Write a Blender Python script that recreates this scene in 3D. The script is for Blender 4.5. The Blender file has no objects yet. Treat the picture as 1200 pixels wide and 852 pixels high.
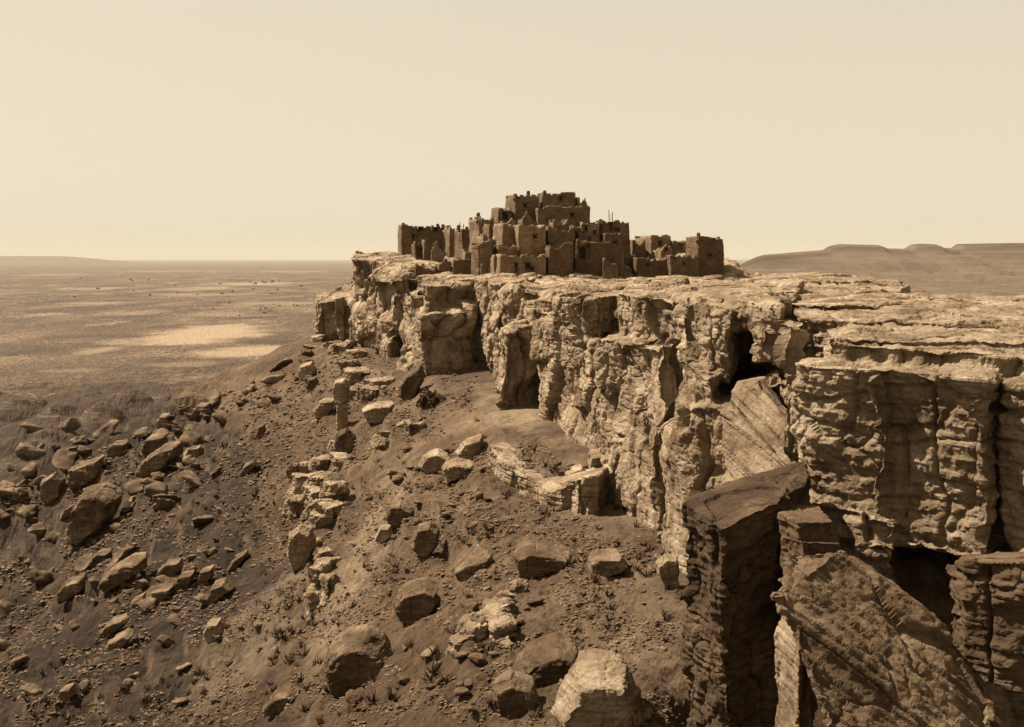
import bpy, bmesh, math, random
import numpy as np
from mathutils import Vector, Matrix

random.seed(7)
RNG = np.random.default_rng(11)
S = bpy.context.scene
COL = S.collection
F = 1300.0          # focal length in photo pixels (photo 1200 wide)
CX, HY = 600.0, 302.0

def P(px, py, Y):
    return Vector(((px-CX)*Y/F, Y, (HY-py)*Y/F))

# ------------------------------------------------------------------ noise
_perm = RNG.permutation(256).astype(np.int32)
_perm = np.concatenate([_perm, _perm, _perm])
_val = RNG.uniform(-1, 1, 256).astype(np.float32)

def vn(x, y, z, seed=0):
    x = np.asarray(x, np.float32)+seed*17.31; y = np.asarray(y, np.float32)+seed*9.77; z = np.asarray(z, np.float32)+seed*5.13
    x, y, z = np.broadcast_arrays(x, y, z)
    xi = np.floor(x); yi = np.floor(y); zi = np.floor(z)
    fx = x-xi; fy = y-yi; fz = z-zi
    xi = xi.astype(np.int32) & 255; yi = yi.astype(np.int32) & 255; zi = zi.astype(np.int32) & 255
    u = fx*fx*fx*(fx*(fx*6-15)+10); v = fy*fy*fy*(fy*(fy*6-15)+10); w = fz*fz*fz*(fz*(fz*6-15)+10)
    a0 = _perm[xi]; a1 = _perm[xi+1]
    def c(a, dy, dz):
        return _val[_perm[_perm[a+yi+dy]+zi+dz]]
    def lx(dy, dz):
        p = c(a0, dy, dz); return p+(c(a1, dy, dz)-p)*u
    q0 = lx(0, 0); q0 = q0+(lx(1, 0)-q0)*v
    q1 = lx(0, 1); q1 = q1+(lx(1, 1)-q1)*v
    return q0+(q1-q0)*w

def fbm(x, y, z, o=4, seed=0, g=0.5, lac=2.07):
    s = 0; a = 1.0; f = 1.0
    for i in range(o):
        s = s+a*vn(x*f, y*f, z*f, seed+i*3)
        a *= g; f *= lac
    return s

def blocks(x, y, z, seed=0):
    """boxy cells: random number of the cell, and closeness to its border"""
    x = np.asarray(x, np.float32)+seed*3.7; y = np.asarray(y, np.float32)+seed*1.9; z = np.asarray(z, np.float32)
    xi = np.floor(x).astype(np.int32); yi = np.floor(y).astype(np.int32); zi = np.floor(z).astype(np.int32)
    f1 = np.full(x.shape, 9, np.float32); f2 = f1.copy(); idv = np.zeros(x.shape, np.float32)
    for a in (-1, 0, 1):
        for b in (-1, 0, 1):
            for c in (-1, 0, 1):
                h = _perm[_perm[_perm[(xi+a) & 255]+((yi+b) & 255)]+((zi+c+seed) & 255)]
                px = xi+a+.5+.42*_val[h]; py = yi+b+.5+.42*_val[(h+71) & 255]; pz = zi+c+.5+.42*_val[(h+151) & 255]
                d = np.maximum(np.maximum(np.abs(x-px), np.abs(y-py)), np.abs(z-pz))
                nw = d < f1
                f2 = np.where(nw, f1, np.minimum(f2, d)); idv = np.where(nw, _val[(h+33) & 255], idv); f1 = np.where(nw, d, f1)
    return idv, f2-f1

def sstep(a, b, x):
    t = np.clip((x-a)/(b-a), 0, 1); return t*t*(3-2*t)

# ------------------------------------------------------------------ materials
class NT:
    def __init__(self, name):
        self.m = bpy.data.materials.new(name); self.m.use_nodes = True
        self.t = self.m.node_tree; self.b = self.t.nodes['Principled BSDF']
        self.b.inputs['Roughness'].default_value = 0.92
        self.b.inputs['Specular IOR Level'].default_value = 0.15
        g = self.t.nodes.new('ShaderNodeNewGeometry'); self.pos = g.outputs['Position']
    def n(self, ty, **k):
        nd = self.t.nodes.new(ty)
        for a, v in k.items(): setattr(nd, a, v)
        return nd
    def lk(self, a, b): self.t.links.new(a, b)
    def scaled(self, sx, sy, sz, src=None):
        m = self.n('ShaderNodeMapping'); m.inputs['Scale'].default_value = (sx, sy, sz)
        self.lk(src or self.pos, m.inputs['Vector']); return m.outputs[0]
    def noise(self, vec, scale=1, detail=6, rough=.6, dist=0):
        nd = self.n('ShaderNodeTexNoise'); nd.inputs['Scale'].default_value = scale
        nd.inputs['Detail'].default_value = detail; nd.inputs['Roughness'].default_value = rough
        nd.inputs['Distortion'].default_value = dist
        self.lk(vec, nd.inputs['Vector']); return nd.outputs['Fac']
    def ramp(self, fac, stops):
        r = self.n('ShaderNodeValToRGB'); e = r.color_ramp.elements
        while len(e) < len(stops): e.new(.5)
        for el, (p, c) in zip(e, stops):
            el.position = p; el.color = (*c, 1) if len(c) == 3 else c
        self.lk(fac, r.inputs[0]); return r.outputs[0]
    def mix(self, fac, a, b, mode='MIX'):
        m = self.n('ShaderNodeMix', data_type='RGBA', blend_type=mode)
        for sock, v in ((m.inputs[0], fac), (m.inputs[6], a), (m.inputs[7], b)):
            if hasattr(v, 'is_output') or hasattr(v, 'links'): self.lk(v, sock)
            elif isinstance(v, (int, float)): sock.default_value = v
            else: sock.default_value = (*v, 1)
        return m.outputs[2]
    def math(self, op, a, b):
        m = self.n('ShaderNodeMath', operation=op)
        for sock, v in ((m.inputs[0], a), (m.inputs[1], b)):
            if isinstance(v, (int, float)): sock.default_value = v
            else: self.lk(v, sock)
        return m.outputs[0]
    def bump(self, h, dist, strength=1.0, normal=None):
        b = self.n('ShaderNodeBump'); b.inputs['Distance'].default_value = dist; b.inputs['Strength'].default_value = strength
        self.lk(h, b.inputs['Height'])
        if normal: self.lk(normal, b.inputs['Normal'])
        return b.outputs[0]
    def out(self, col, nrm=None):
        self.lk(col, self.b.inputs['Base Color'])
        if nrm: self.lk(nrm, self.b.inputs['Normal'])
        return self.m

def sep(v, warm=1.0):           # a sepia-toned print: the whole place is brown
    g = np.interp(v, [.03, .08, .2, .4], [.54, .585, .67, .76]); b = np.interp(v, [.03, .08, .2, .4], [.235, .29, .385, .50])
    return (v, v*float(g)*(1 if warm == 1 else .97), v*float(b)*(1 if warm == 1 else .93))

def rock_material(name, lo=.17, hi=.50, mid=.36, stain=.45, sc=1.0, dip=0, bed=1.0, lat=.25):
    k = NT(name)
    if dip:
        vr = k.n('ShaderNodeVectorRotate', rotation_type='Y_AXIS'); vr.inputs['Angle'].default_value = -math.radians(dip)
        k.lk(k.pos, vr.inputs['Vector']); k.pos = vr.outputs[0]
    big = k.noise(k.scaled(.35, .35, .35), 1/sc, 5, .6, .3)
    col = k.ramp(big, [(.3, sep(lo*1.25)), (.48, sep(mid)), (.68, sep(hi))])
    # desert varnish running down the faces
    st = k.noise(k.scaled(1.1/sc, 1.1/sc, .07/sc), 1, 5, .65)
    stf = k.ramp(st, [(.5, (0, 0, 0)), (.68, (1, 1, 1))])
    col = k.mix(k.math('MULTIPLY', stf, stain), col, sep(lo*.7, .9))
    # bedding lines
    bd = k.noise(k.scaled(lat/sc, lat/sc, 5/sc), 1, 6, .7)
    col = k.mix(k.math('MULTIPLY', k.ramp(bd, [(.42, (1, 1, 1)), (.52, (0, 0, 0))]), .35*bed), col, sep(lo, .9))
    fine = k.noise(k.pos, 4/sc, 8, .7)
    col = k.mix(.55, col, k.ramp(fine, [(.25, (.35, .35, .35)), (.5, (.8, .8, .8)), (.75, (1.25, 1.25, 1.25))]), 'MULTIPLY')
    pit = k.noise(k.scaled(1, 1, 1.6), 1.6/sc, 10, .72, .2)
    n1 = k.bump(pit, .30*sc, .9)
    n2 = k.bump(bd, .16*sc*bed, .8, n1)
    n3 = k.bump(fine, .06*sc, .8, n2)
    return k.out(col, n3)

M_ROCK = rock_material('sandstone', .085, .37, .23)
M_MASSIVE = rock_material('massive_sandstone', .08, .37, .225, .75, 1.0, 0, .35)
M_ROCKD = rock_material('dark_sandstone', .05, .17, .095, .5)
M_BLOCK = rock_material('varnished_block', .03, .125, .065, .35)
M_DIP = rock_material('dipping_sandstone', .10, .33, .22, .15, .7, 45, .55, .5)
M_TILT = rock_material('tilted_sandstone', .05, .20, .12, .25, .7, 36, .7, .6)
M_BOULD = rock_material('boulder_stone', .04, .21, .10, .3, .8)
M_RUB = rock_material('rubble_stone', .05, .22, .115, .2, .5)

def stone_wall_material(name, v, plaster=.3):
    k = NT(name)
    big = k.noise(k.pos, .5, 4, .6)
    col = k.ramp(big, [(.3, sep(v*.7)), (.5, sep(v)), (.7, sep(v*1.25))])
    crs = k.noise(k.scaled(1.3, 1.3, 2.8), 1, 5, .75)
    col = k.mix(k.math('MULTIPLY', k.ramp(crs, [(.4, (1, 1, 1)), (.5, (0, 0, 0))]), .65), col, sep(v*.42, .9))
    st = k.noise(k.scaled(1.5, 1.5, .15), 1, 4, .6)
    col = k.mix(k.math('MULTIPLY', k.ramp(st, [(.5, (0, 0, 0)), (.7, (1, 1, 1))]), .35), col, sep(v*.5, .9))
    fine = k.noise(k.pos, 6, 6, .7)
    col = k.mix(.5, col, k.ramp(fine, [(.25, (.4, .4, .4)), (.75, (1.3, 1.3, 1.3))]), 'MULTIPLY')
    return k.out(col, k.bump(crs, .35*(1-plaster), .9, k.bump(fine, .06, .6)))

M_WALL = stone_wall_material('rough_stone_masonry', .135)
M_WALLP = stone_wall_material('mud_plastered_masonry', .175, .7)
M_WALLD = stone_wall_material('weathered_masonry', .105)
M_ROOF = stone_wall_material('earth_roof', .32, .6)
def plain_mat(name, v, w=.9):
    k = NT(name); n = k.noise(k.scaled(3, 3, 3), 2, 5, .6)
    return k.out(k.ramp(n, [(.3, sep(v*.7, w)), (.7, sep(v*1.2, w))]), k.bump(n, .03, .5))
M_WOOD = plain_mat('weathered_wood', .06)
M_INSHADE = plain_mat('interior_shade', .025)  # near-black colour painted as the shade inside openings
M_LEAF = plain_mat('desert_shrub_leaf', .045)

# ------------------------------------------------------------------ object helpers
def tag(o, label=None, cat=None, group=None, kind=None):
    if label: o['label'] = label
    if cat: o['category'] = cat
    if group: o['group'] = group
    if kind: o['kind'] = kind
    return o

def from_np(name, co, faces, mat, parent=None, smooth=True):
    me = bpy.data.meshes.new(name)
    me.vertices.add(len(co)); me.vertices.foreach_set('co', np.ascontiguousarray(co, np.float32).ravel())
    faces = np.asarray(faces, np.int32); k = faces.shape[1]
    me.loops.add(faces.size); me.loops.foreach_set('vertex_index', faces.ravel())
    me.polygons.add(len(faces)); me.polygons.foreach_set('loop_start', np.arange(0, faces.size, k, dtype=np.int32))
    try: me.polygons.foreach_set('loop_total', np.full(len(faces), k, np.int32))
    except Exception: pass
    me.update(calc_edges=True); me.validate()
    me.polygons.foreach_set('use_smooth', np.full(len(me.polygons), smooth))
    if mat: me.materials.append(mat)
    o = bpy.data.objects.new(name, me); COL.objects.link(o)
    if parent: o.parent = parent
    return o

def bm_obj(name, bm, mat, parent=None, smooth=False):
    me = bpy.data.meshes.new(name); bm.normal_update(); bm.to_mesh(me); bm.free()
    if smooth:
        me.polygons.foreach_set('use_smooth', np.full(len(me.polygons), True))
    if mat: me.materials.append(mat)
    o = bpy.data.objects.new(name, me); COL.objects.link(o)
    if parent: o.parent = parent
    return o

def hull(bm, pts):
    vs = [bm.verts.new(p) for p in pts]
    r = bmesh.ops.convex_hull(bm, input=vs)
    kill = set(e for e in r['geom_interior'] if isinstance(e, bmesh.types.BMVert)) | set(e for e in r['geom_unused'] if isinstance(e, bmesh.types.BMVert))
    kill = [v for v in kill if v.is_valid]
    if kill: bmesh.ops.delete(bm, geom=kill, context='VERTS')

def remesh(bm, voxel):
    bmesh.ops.recalc_face_normals(bm, faces=bm.faces)
    me = bpy.data.meshes.new('tmp'); bm.to_mesh(me); bm.free()
    o = bpy.data.objects.new('tmp', me); COL.objects.link(o)
    md = o.modifiers.new('r', 'REMESH'); md.mode = 'VOXEL'; md.voxel_size = voxel; md.adaptivity = 0
    dg = bpy.context.evaluated_depsgraph_get(); dg.update()
    ev = o.evaluated_get(dg); m2 = bpy.data.meshes.new_from_object(ev)
    n = len(m2.vertices); co = np.empty(n*3, np.float32); m2.vertices.foreach_get('co', co)
    nf = len(m2.polygons); fi = np.empty(len(m2.loops), np.int32); m2.loops.foreach_get('vertex_index', fi)
    nr = np.empty(n*3, np.float32); m2.vertices.foreach_get('normal', nr)
    fi = fi.reshape(nf, 4)
    bpy.data.objects.remove(o); bpy.data.meshes.remove(me); bpy.data.meshes.remove(m2)
    return co.reshape(n, 3), fi, nr.reshape(n, 3)

def rock_disp(co, no, sc=1.0, amp=1.0, seed=0, tilt=0.0, joints=1.0, strata=1.0, voxel=.1, blk_amp=1.0, cell=1.0, topk=.55, lump=1.0, fine=1.0, lat=1.0, warp=0.0, lean=0.0):
    if warp:
        a, b, c = (co/5.5).T
        co = co+warp*np.stack([fbm(a, b, c, 2, seed+21), fbm(a, b, c, 2, seed+22), .45*fbm(a, b, c*.6, 2, seed+23)], -1)
    x, y, z = (co/sc).T
    hz = np.sqrt(no[:, 0]**2+no[:, 1]**2)
    wz = z+tilt*x+.5*vn(x*.12, y*.12, z*.12, seed+5)
    d = .42*lump*fbm(x/4.5, y/4.5, z/4.5, 3, seed)
    d += .12*lump*fbm(x/1.2, y/1.2, z/1.2, 3, seed+1)
    d -= .12*lump*np.abs(fbm(x/2.2, y/2.2, z/1.8, 3, seed+2))
    s1 = np.tanh(3.5*vn(x*.10*lat, y*.10*lat, wz*.75, seed+3)); d += .15*strata*hz*s1
    s2 = np.tanh(3.0*vn(x*.22*lat, y*.22*lat, wz*2.4, seed+4)); d += .10*strata*hz*s2
    if voxel < .16: d += .075*strata*hz*np.tanh(3*vn(x*.5*lat, y*.5*lat, wz*6.5, seed+6))
    d += fine*(.10*fbm(x/.45, y/.45, z/.38, 3, seed+12, .6)-.07*np.abs(fbm(x/.7, y/.7, z/.5, 2, seed+13)))
    wx = x+.35*vn(x*.5, y*.5, z*.5, seed+14); wy = y+.35*vn(x*.5, y*.5, z*.5, seed+15); wzz = wz+.15*vn(x*.8, y*.8, z*.8, seed+16)
    i1, e1 = blocks((wx+lean*wzz)/3.2/cell, wy/3.2/cell, (wzz-lean*wx)/4.6/cell**1.5, seed % 13); d += blk_amp*(.34*i1-.26*np.exp(-(e1/.05)**2))
    i2, e2 = blocks(wx/1.25, wy/1.25, wzz/.8, seed % 11+2); tex = sstep(-.15, .35, vn(x/4.5, y/4.5, z/3, seed+18)); d += blk_amp*(.35+.65*tex)*(.10*i2-.11*np.exp(-(e2/.07)**2))
    n = vn(x/3.6, y/3.6, z/22, seed+7)+.12*vn(x, y, z, seed+8)
    d -= joints*.50*hz*np.exp(-(n/.045)**2)
    n = vn(x/9, y/9, wz/1.9, seed+9)
    d -= .30*strata*hz*np.exp(-(n/.05)**2)
    d = d*(1-topk*sstep(.62, .92, no[:, 2]))
    out = co+no*(d*amp*sc)[:, None]
    return out

def make_rock(name, bm, voxel, mat, parent=None, smooth=False, **k):
    co, fi, no = remesh(bm, voxel)
    co = rock_disp(co, no, voxel=voxel, **k)
    return from_np(name, co, fi, mat, parent, smooth)

def blk(bm, top, zb=None, yb=None, taper=1.0, dx=0, dy=0):
    """hull block: top vertices (px, Y, ypx); bottom at height zb, or at photo row yb of the first vertex"""
    T = [P(a, c, b) for a, b, c in top]
    if zb is None: zb = (HY-yb)*top[0][1]/F
    c = sum((Vector((t.x, t.y, 0)) for t in T), Vector())/len(T)
    B = [Vector((c.x+(t.x-c.x)*taper+dx, c.y+(t.y-c.y)*taper+dy, zb)) for t in T]
    hull(bm, T+B)

def wblk(bm, top, zb, taper=1.0):
    T = [Vector(t) for t in top]
    c = sum((Vector((t.x, t.y, 0)) for t in T), Vector())/len(T)
    hull(bm, T+[Vector((c.x+(t.x-c.x)*taper, c.y+(t.y-c.y)*taper, zb)) for t in T])

# ------------------------------------------------------------------ terrain height
FOOT = np.array([(26, 5), (20, 28), (15.3, 42), (11.5, 62), (8.6, 80), (4, 103), (-3.2, 125), (-5.5, 150), (-14, 162), (-22, 185),
                 (-37, 203), (-36, 224), (-15, 238), (20, 242), (50, 225), (58, 150), (52, 80), (52, 5)], np.float32)

def sdist(X, Y):
    d2 = np.full(X.shape, 1e18); ins = np.zeros(X.shape, bool)
    n = len(FOOT)
    for i in range(n):
        a = FOOT[i]; b = FOOT[(i+1) % n]; e = b-a
        wx = X-a[0]; wy = Y-a[1]
        t = np.clip((wx*e[0]+wy*e[1])/(e@e), 0, 1)
        d2 = np.minimum(d2, (wx-e[0]*t)**2+(wy-e[1]*t)**2)
        c = ((a[1] <= Y) != (b[1] <= Y)) & (X < a[0]+(Y-a[1])/(b[1]-a[1]+1e-9)*e[0])
        ins ^= c
    d = np.sqrt(d2); return np.where(ins, -d, d)

DL = [-50, 0, 8, 13.0, 15.0, 20, 22, 24.5, 34, 44, 80, 120, 160, 250, 400, 700, 1200, 2200, 1e6]
ZL = [-17.5, -17.8, -18.2, -18.9, -20.6, -23, -23.9, -26.3, -31.5, -37, -57, -72, -82, -99, -125, -158, -176, -181, -182]
DH = [-50, 0, 5, 9.0, 13.0, 17, 22, 24.5]
ZH = [-15, -15.4, -16.2, -18.3, -20.3, -22, -23.9, -27]

MOUNDS = [(150, 478, 90, 30), (95, 482, 70, 24), (225, 476, 70, 22), (268, 480, 60, 16), (60, 500, 80, 30), (120, 502, 80, 26), (180, 462, 50, 10), (20, 480, 70, 24), (300, 470, 50, 10)]

def height(X, Y, detail=True):
    X = np.asarray(X, np.float64); Y = np.asarray(Y, np.float64)
    d = sdist(X, Y)
    w = 3.2*fbm(X/19, Y/19, 0*X, 3, 30)*sstep(4, 14, d)*np.clip(d/25, .35, 3)
    dd = d+w
    lo = np.interp(dd, DL, ZL)
    hi = np.where(dd < 24.5, np.interp(dd, DH, ZH), lo)
    t = sstep(0, 2.2, Y-np.interp(X, [-14, -4, -2, 0, 1.5, 2.6, 5, 8, 12], [104, 97, 93, 87.5, 84, 81.5, 82, 84, 86]))
    z = lo+(hi-lo)*t*(dd < 60)
    z = z-5*sstep(5.5, 8.5, X)*(1-sstep(43, 50, Y))*sstep(8, 16, Y)
    for px, py, wpx, hpx in MOUNDS:
        Yc = 165*F/(py-HY); Xc = (px-CX)*Yc/F; R = wpx*.5*Yc/F
        q = np.sqrt(((X-Xc)/R)**2+((Y-Yc)/(R*1.5))**2)
        k = q < 1.6
        if k.any():
            qq = q[k]+.25*fbm(X[k]/60, Y[k]/60, 0*X[k], 3, 70)
            z[k] += hpx*Yc/F*np.clip(1-qq, 0, 1)**.8*(1-.3*np.abs(fbm(X[k]/45, Y[k]/60, 0*X[k], 2, 71)))
    # bare rock steps breaking through the soil
    tm = sstep(-.15, .3, fbm(X/13, Y/13, 0*X, 3, 72))*sstep(5, 9, d)*(1-sstep(60, 120, d))
    q = z/1.5+.5*fbm(X/9, Y/9, 0*X, 2, 73); fl = np.floor(q)
    z = z+tm*((fl+sstep(.3, .6, q-fl))-q)*1.5
    if detail:
        m = sstep(-2, 3, d)
        far = sstep(30, 120, d)
        z = z+m*(.35*fbm(X/6, Y/6, 0*X, 4, 31)+.16*fbm(X/1.3, Y/1.3, 0*X, 4, 32)-.35*sstep(10, 18, d)*np.abs(fbm(X/3.1, Y/3.1, 0*X, 3, 39)))*(1+1.2*far)
        z = z+m*(sstep(0, 8, d)*.10*fbm(X/.5, Y/.5, 0*X, 3, 40, .6)-.16*sstep(6, 14, d)*np.abs(fbm(X/1.0, Y/1.0, 0*X, 2, 41)))*(1-sstep(300, 600, d))
        # gullies running down the talus
        al = Y+.35*X
        z = z-.7*sstep(26, 50, d)*(1-sstep(130, 200, d))*np.exp(-(vn(al/7, d/60, 0*X, 33)/.3)**2)
        z = z+.25*sstep(22, 45, d)*fbm(al/1.6, d/22, 0*X, 3, 38)
        # hummocks where the talus runs out
        z = z+sstep(90, 260, d)*(1-sstep(1100, 1900, d))*((6+12*sstep(250, 600, d))*np.maximum(0, fbm(X/95, Y/95, 0*X, 4, 34))+1.6*fbm(X/14, Y/14, 0*X, 3, 35))
        z = z+sstep(900, 2500, d)*(3*fbm(X/500, Y/500, 0*X, 3, 36))
    return z

def hit(px, py):
    u = (px-CX)/F; v = (HY-py)/F
    Ys = np.exp(np.linspace(math.log(24), math.log(4000), 1400))
    h = height(u*Ys, Ys)
    i = np.argmax(v*Ys < h)
    Y = float(Ys[i]); return Vector((u*Y, Y, float(h[i])))

def hits(px, py):
    u = (np.asarray(px)-CX)/F; v = (HY-np.asarray(py))/F
    Ys = np.exp(np.linspace(math.log(26), math.log(1500), 330)); out = []
    for i in range(0, len(u), 1500):
        uu = u[i:i+1500, None]; vv = v[i:i+1500, None]
        h = height(uu*Ys, Ys+0*uu); df = vv*Ys-h
        k = np.clip(np.argmax(df < 0, axis=1), 1, None); r = np.arange(len(k))
        a, b = df[r, k-1], df[r, k]; t = np.clip(a/(a-b+1e-9), 0, 1)
        Y = Ys[k-1]+(Ys[k]-Ys[k-1])*t; X = u[i:i+1500]*Y
        out.append(np.stack([X, Y, height(X, Y)], -1))
    return np.concatenate(out)

# ------------------------------------------------------------------ ground sheet
def build_ground():
    u = np.concatenate([-np.geomspace(4, .62, 24)[:-1], np.linspace(-.60, .60, 860), np.geomspace(.62, 4, 24)[1:]])
    Y = np.concatenate([[8, 14, 20], np.geomspace(25, 520, 820), np.geomspace(523, 3000, 420), np.sort(np.concatenate([np.geomspace(3025, 90000, 330), np.linspace(8705, 9205, 30)]))])
    U, YY = np.meshgrid(u, Y); X = U*YY
    Z = height(X.ravel(), YY.ravel()).reshape(X.shape)
    # the lower mesa walls far off on the right: a stepped ridge
    ridge(X, YY, Z)
    co = np.stack([X, YY, Z], -1).reshape(-1, 3)
    r, c = X.shape
    i = np.arange(r*c).reshape(r, c)
    f = np.stack([i[:-1, :-1], i[:-1, 1:], i[1:, 1:], i[1:, :-1]], -1).reshape(-1, 4)
    o = from_np('ground', co, f, ground_material(), None, False)
    nn = np.empty(len(co)*3, np.float32); o.data.vertices.foreach_get('normal', nn); nz = nn.reshape(-1, 3)[:, 2]
    x, y = co[:, 0], co[:, 1]
    d = sdist(x, y)
    pale = np.zeros(len(x), np.float32)
    wob = .48*fbm(x/240, y/300, 0*x, 6, 50, .7)
    for px, py, rx, ry, k in [(270, 389, 62, 13, 1), (300, 411, 62, 6, .9), (140, 377, 22, 5, .6), (110, 413, 30, 6, .6), (180, 400, 50, 5, .5),
                              (300, 332, 60, 2, .7), (110, 338, 40, 2, .5), (230, 338, 40, 2.5, .5), (250, 345, 60, 2, .4), (200, 478, 26, 6, .5),
                              (160, 366, 30, 4, .3), (330, 355, 50, 2, .4), (120, 355, 60, 2, .3), (1000, 345, 150, 2, .35), (1100, 325, 120, 2, .3),
                              (70, 322, 40, 1, .5), (200, 318, 70, 1, .4), (340, 318, 50, 1, .4), (60, 368, 30, 2, .4), (210, 428, 50, 3, .35), (80, 436, 40, 3, .3), (290, 370, 40, 2, .35)]:
        Yc = 181*F/(py-HY); Xc = (px-CX)*Yc/F
        Ry = (181*F/(py-ry-HY)-181*F/(py+ry-HY))/2; Rx = rx*Yc/F
        q = np.sqrt(((x-Xc)/Rx)**2+((y-Yc)/Ry)**2)+wob
        pale = np.maximum(pale, .85*k*(1-sstep(.5, 1.25, q)))
    # dusty trodden benches and paths below the cliff
    for px, py, rx, ry, k in [(612, 476, 4.5, 15, .6), (700, 590, 5, 9, .28), (430, 640, 2.2, 12, .45), (400, 700, 2.2, 9, .4), (470, 560, 2, 9, .3), (300, 745, 4, 9, .35), (720, 720, 4.5, 8, .22)]:
        h = hit(px, py); q = np.sqrt(((x-h.x)/rx)**2+((y-h.y)/ry)**2)+.4*fbm(x/2.5, y/4, 0*x, 4, 51)
        pale = np.maximum(pale, k*(1-sstep(.4, 1.3, q)))
    dark = np.zeros(len(x), np.float32)
    for px, py, rx, ry, k in [(330, 402, 60, 4, .8), (100, 362, 50, 4, .5), (300, 372, 60, 4, .5), (90, 395, 50, 5, .4), (1090, 352, 120, 3, .5), (250, 430, 150, 9, .5), (120, 450, 90, 9, .5), (150, 478, 190, 34, .95)]:
        Yc = 181*F/(py-HY); Xc = (px-CX)*Yc/F
        Ry = (181*F/(py-ry-HY)-181*F/(py+ry-HY))/2; Rx = rx*Yc/F
        q = np.sqrt(((x-Xc)/Rx)**2+((y-Yc)/Ry)**2)+wob
        dark = np.maximum(dark, k*(1-sstep(.6, 1.2, q)))
    ap = sstep(70, 200, d)*(1-sstep(800, 1500, d+300*fbm(x/300, y/300, 0*x, 3, 78)))*np.clip(.85+.5*fbm(x/45, y/45, 0*x, 4, 79), 0, 1)
    dark = np.maximum(dark, ap)
    bl = (x > .17*y) & (y > 5000) & (y < 9600) & (co[:, 2] > -80)
    dark[bl] = np.maximum(dark[bl], .9*sstep(-.1, .5, vn(x[bl]/900, y[bl]/2000, co[bl, 2]/16, 77)))
    # zones of soil: dusty path near the cliff, dark red talus, plain
    talus = (sstep(20, 27, d)*(1-sstep(180, 600, d))).astype(np.float32)
    bare = (1-sstep(.48, .66, nz))*sstep(3, 6, d)*(1-sstep(90, 200, d))
    for nm, arr in (('bare', bare), ('pale', pale), ('scrub', dark), ('talus', talus), ('plain', sstep(250, 900, d).astype(np.float32))):
        a = o.data.attributes.new(nm, 'FLOAT', 'POINT'); a.data.foreach_set('value', np.ascontiguousarray(arr, np.float32))
    return tag(o, kind='structure')

def ridge(X, Y, Z):
    px = CX+F*X/Y
    pxr = CX+F*X/9000.0
    # (px, top row in the photo) of the far mesa seen at about 9 km
    xs = [700, 850, 905, 945, 966, 974, 985, 1030, 1037, 1062, 1070, 1080, 1098, 1105, 1118, 1124, 1167, 1230, 1400]
    ys = [304, 301, 298, 294.5, 293, 288, 286, 287, 291, 291.5, 286.5, 285.5, 286.5, 290.5, 290.5, 286, 285, 284.5, 287]
    Yr = 9000.0
    zt = (HY-np.interp(pxr, xs, ys))*Yr/F
    fade = sstep(820, 900, px)
    n = fbm(X/500, Y/500, 0*X, 4, 60)
    foot = 6200+500*n
    t = np.clip((Y-foot)/(Yr-foot), 0, 1)
    cap = 34*sstep(.94, .965, t)
    gul = 30*np.abs(fbm(X/330, Y/700, 0*X, 4, 61))
    base = Z+(zt-34-Z)*(t**1.7)+cap-gul*np.sin(t*3.14)
    back = sstep(9040, 9500, Y)
    zz = np.where(Y > foot, base*(1-back)+(-150)*back, Z)
    Z[:] = Z*(1-fade)+zz*fade
    # low foothills before it
    hill = 60*np.exp(-((Y-5600)/500)**2)*sstep(840, 900, px)*(1-sstep(960, 1050, px))*np.maximum(0, .6+fbm(X/300, Y/300, 0*X, 3, 62))
    Z += hill
    # very low far line on the left horizon
    Z += sstep(30000, 34000, Y)*(1-sstep(36000, 50000, Y))*sstep(-900, 100, -px+150)*(1-sstep(60, 190, px))*230

def ground_material():
    k = NT('desert_ground')
    def att(n):
        a = k.n('ShaderNodeAttribute'); a.attribute_name = n; return a.outputs['Fac']
    n1 = k.noise(k.pos, .12, 8, .65, .3)
    n2 = k.noise(k.pos, 1.3, 8, .7)
    led = k.ramp(n1, [(.3, sep(.048)), (.5, sep(.085)), (.7, sep(.15))])
    tal = k.ramp(n1, [(.3, sep(.014, .9)), (.5, sep(.027, .9)), (.72, sep(.065))])
    col = k.mix(att('talus'), led, tal)
    pn = k.noise(k.scaled(.004, .0016, 1), 1, 9, .68, .4)
    pl = k.ramp(pn, [(.36, sep(.03)), (.5, sep(.072)), (.62, sep(.16))])
    pf = k.noise(k.scaled(.09, .035, 1), 1, 8, .8)
    pl = k.mix(.7, pl, k.ramp(pf, [(.38, (.3, .3, .3)), (.58, (1.25, 1.25, 1.25))]), 'MULTIPLY')
    col = k.mix(att('plain'), col, pl)
    col = k.mix(k.math('MULTIPLY', att('scrub'), .9), col, sep(.032, .9))
    col = k.mix(att('pale'), col, sep(.25))
    col = k.mix(k.math('MULTIPLY', att('bare'), .5), col, k.ramp(n2, [(.35, sep(.06)), (.6, sep(.16))]))
    col = k.mix(.65, col, k.ramp(n2, [(.28, (.45, .45, .45)), (.5, (.9, .9, .9)), (.72, (1.3, 1.3, 1.3))]), 'MULTIPLY')
    col = k.mix(.6, col, k.ramp(k.noise(k.pos, .45, 10, .78, .2), [(.35, (.5, .5, .5)), (.5, (.95, .95, .95)), (.64, (1.35, 1.35, 1.35))]), 'MULTIPLY')
    f = k.noise(k.pos, 5, 8, .75)
    nb = k.bump(f, .16, .9, k.bump(n2, .45, .9))
    return k.out(col, nb)

build_ground()

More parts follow.
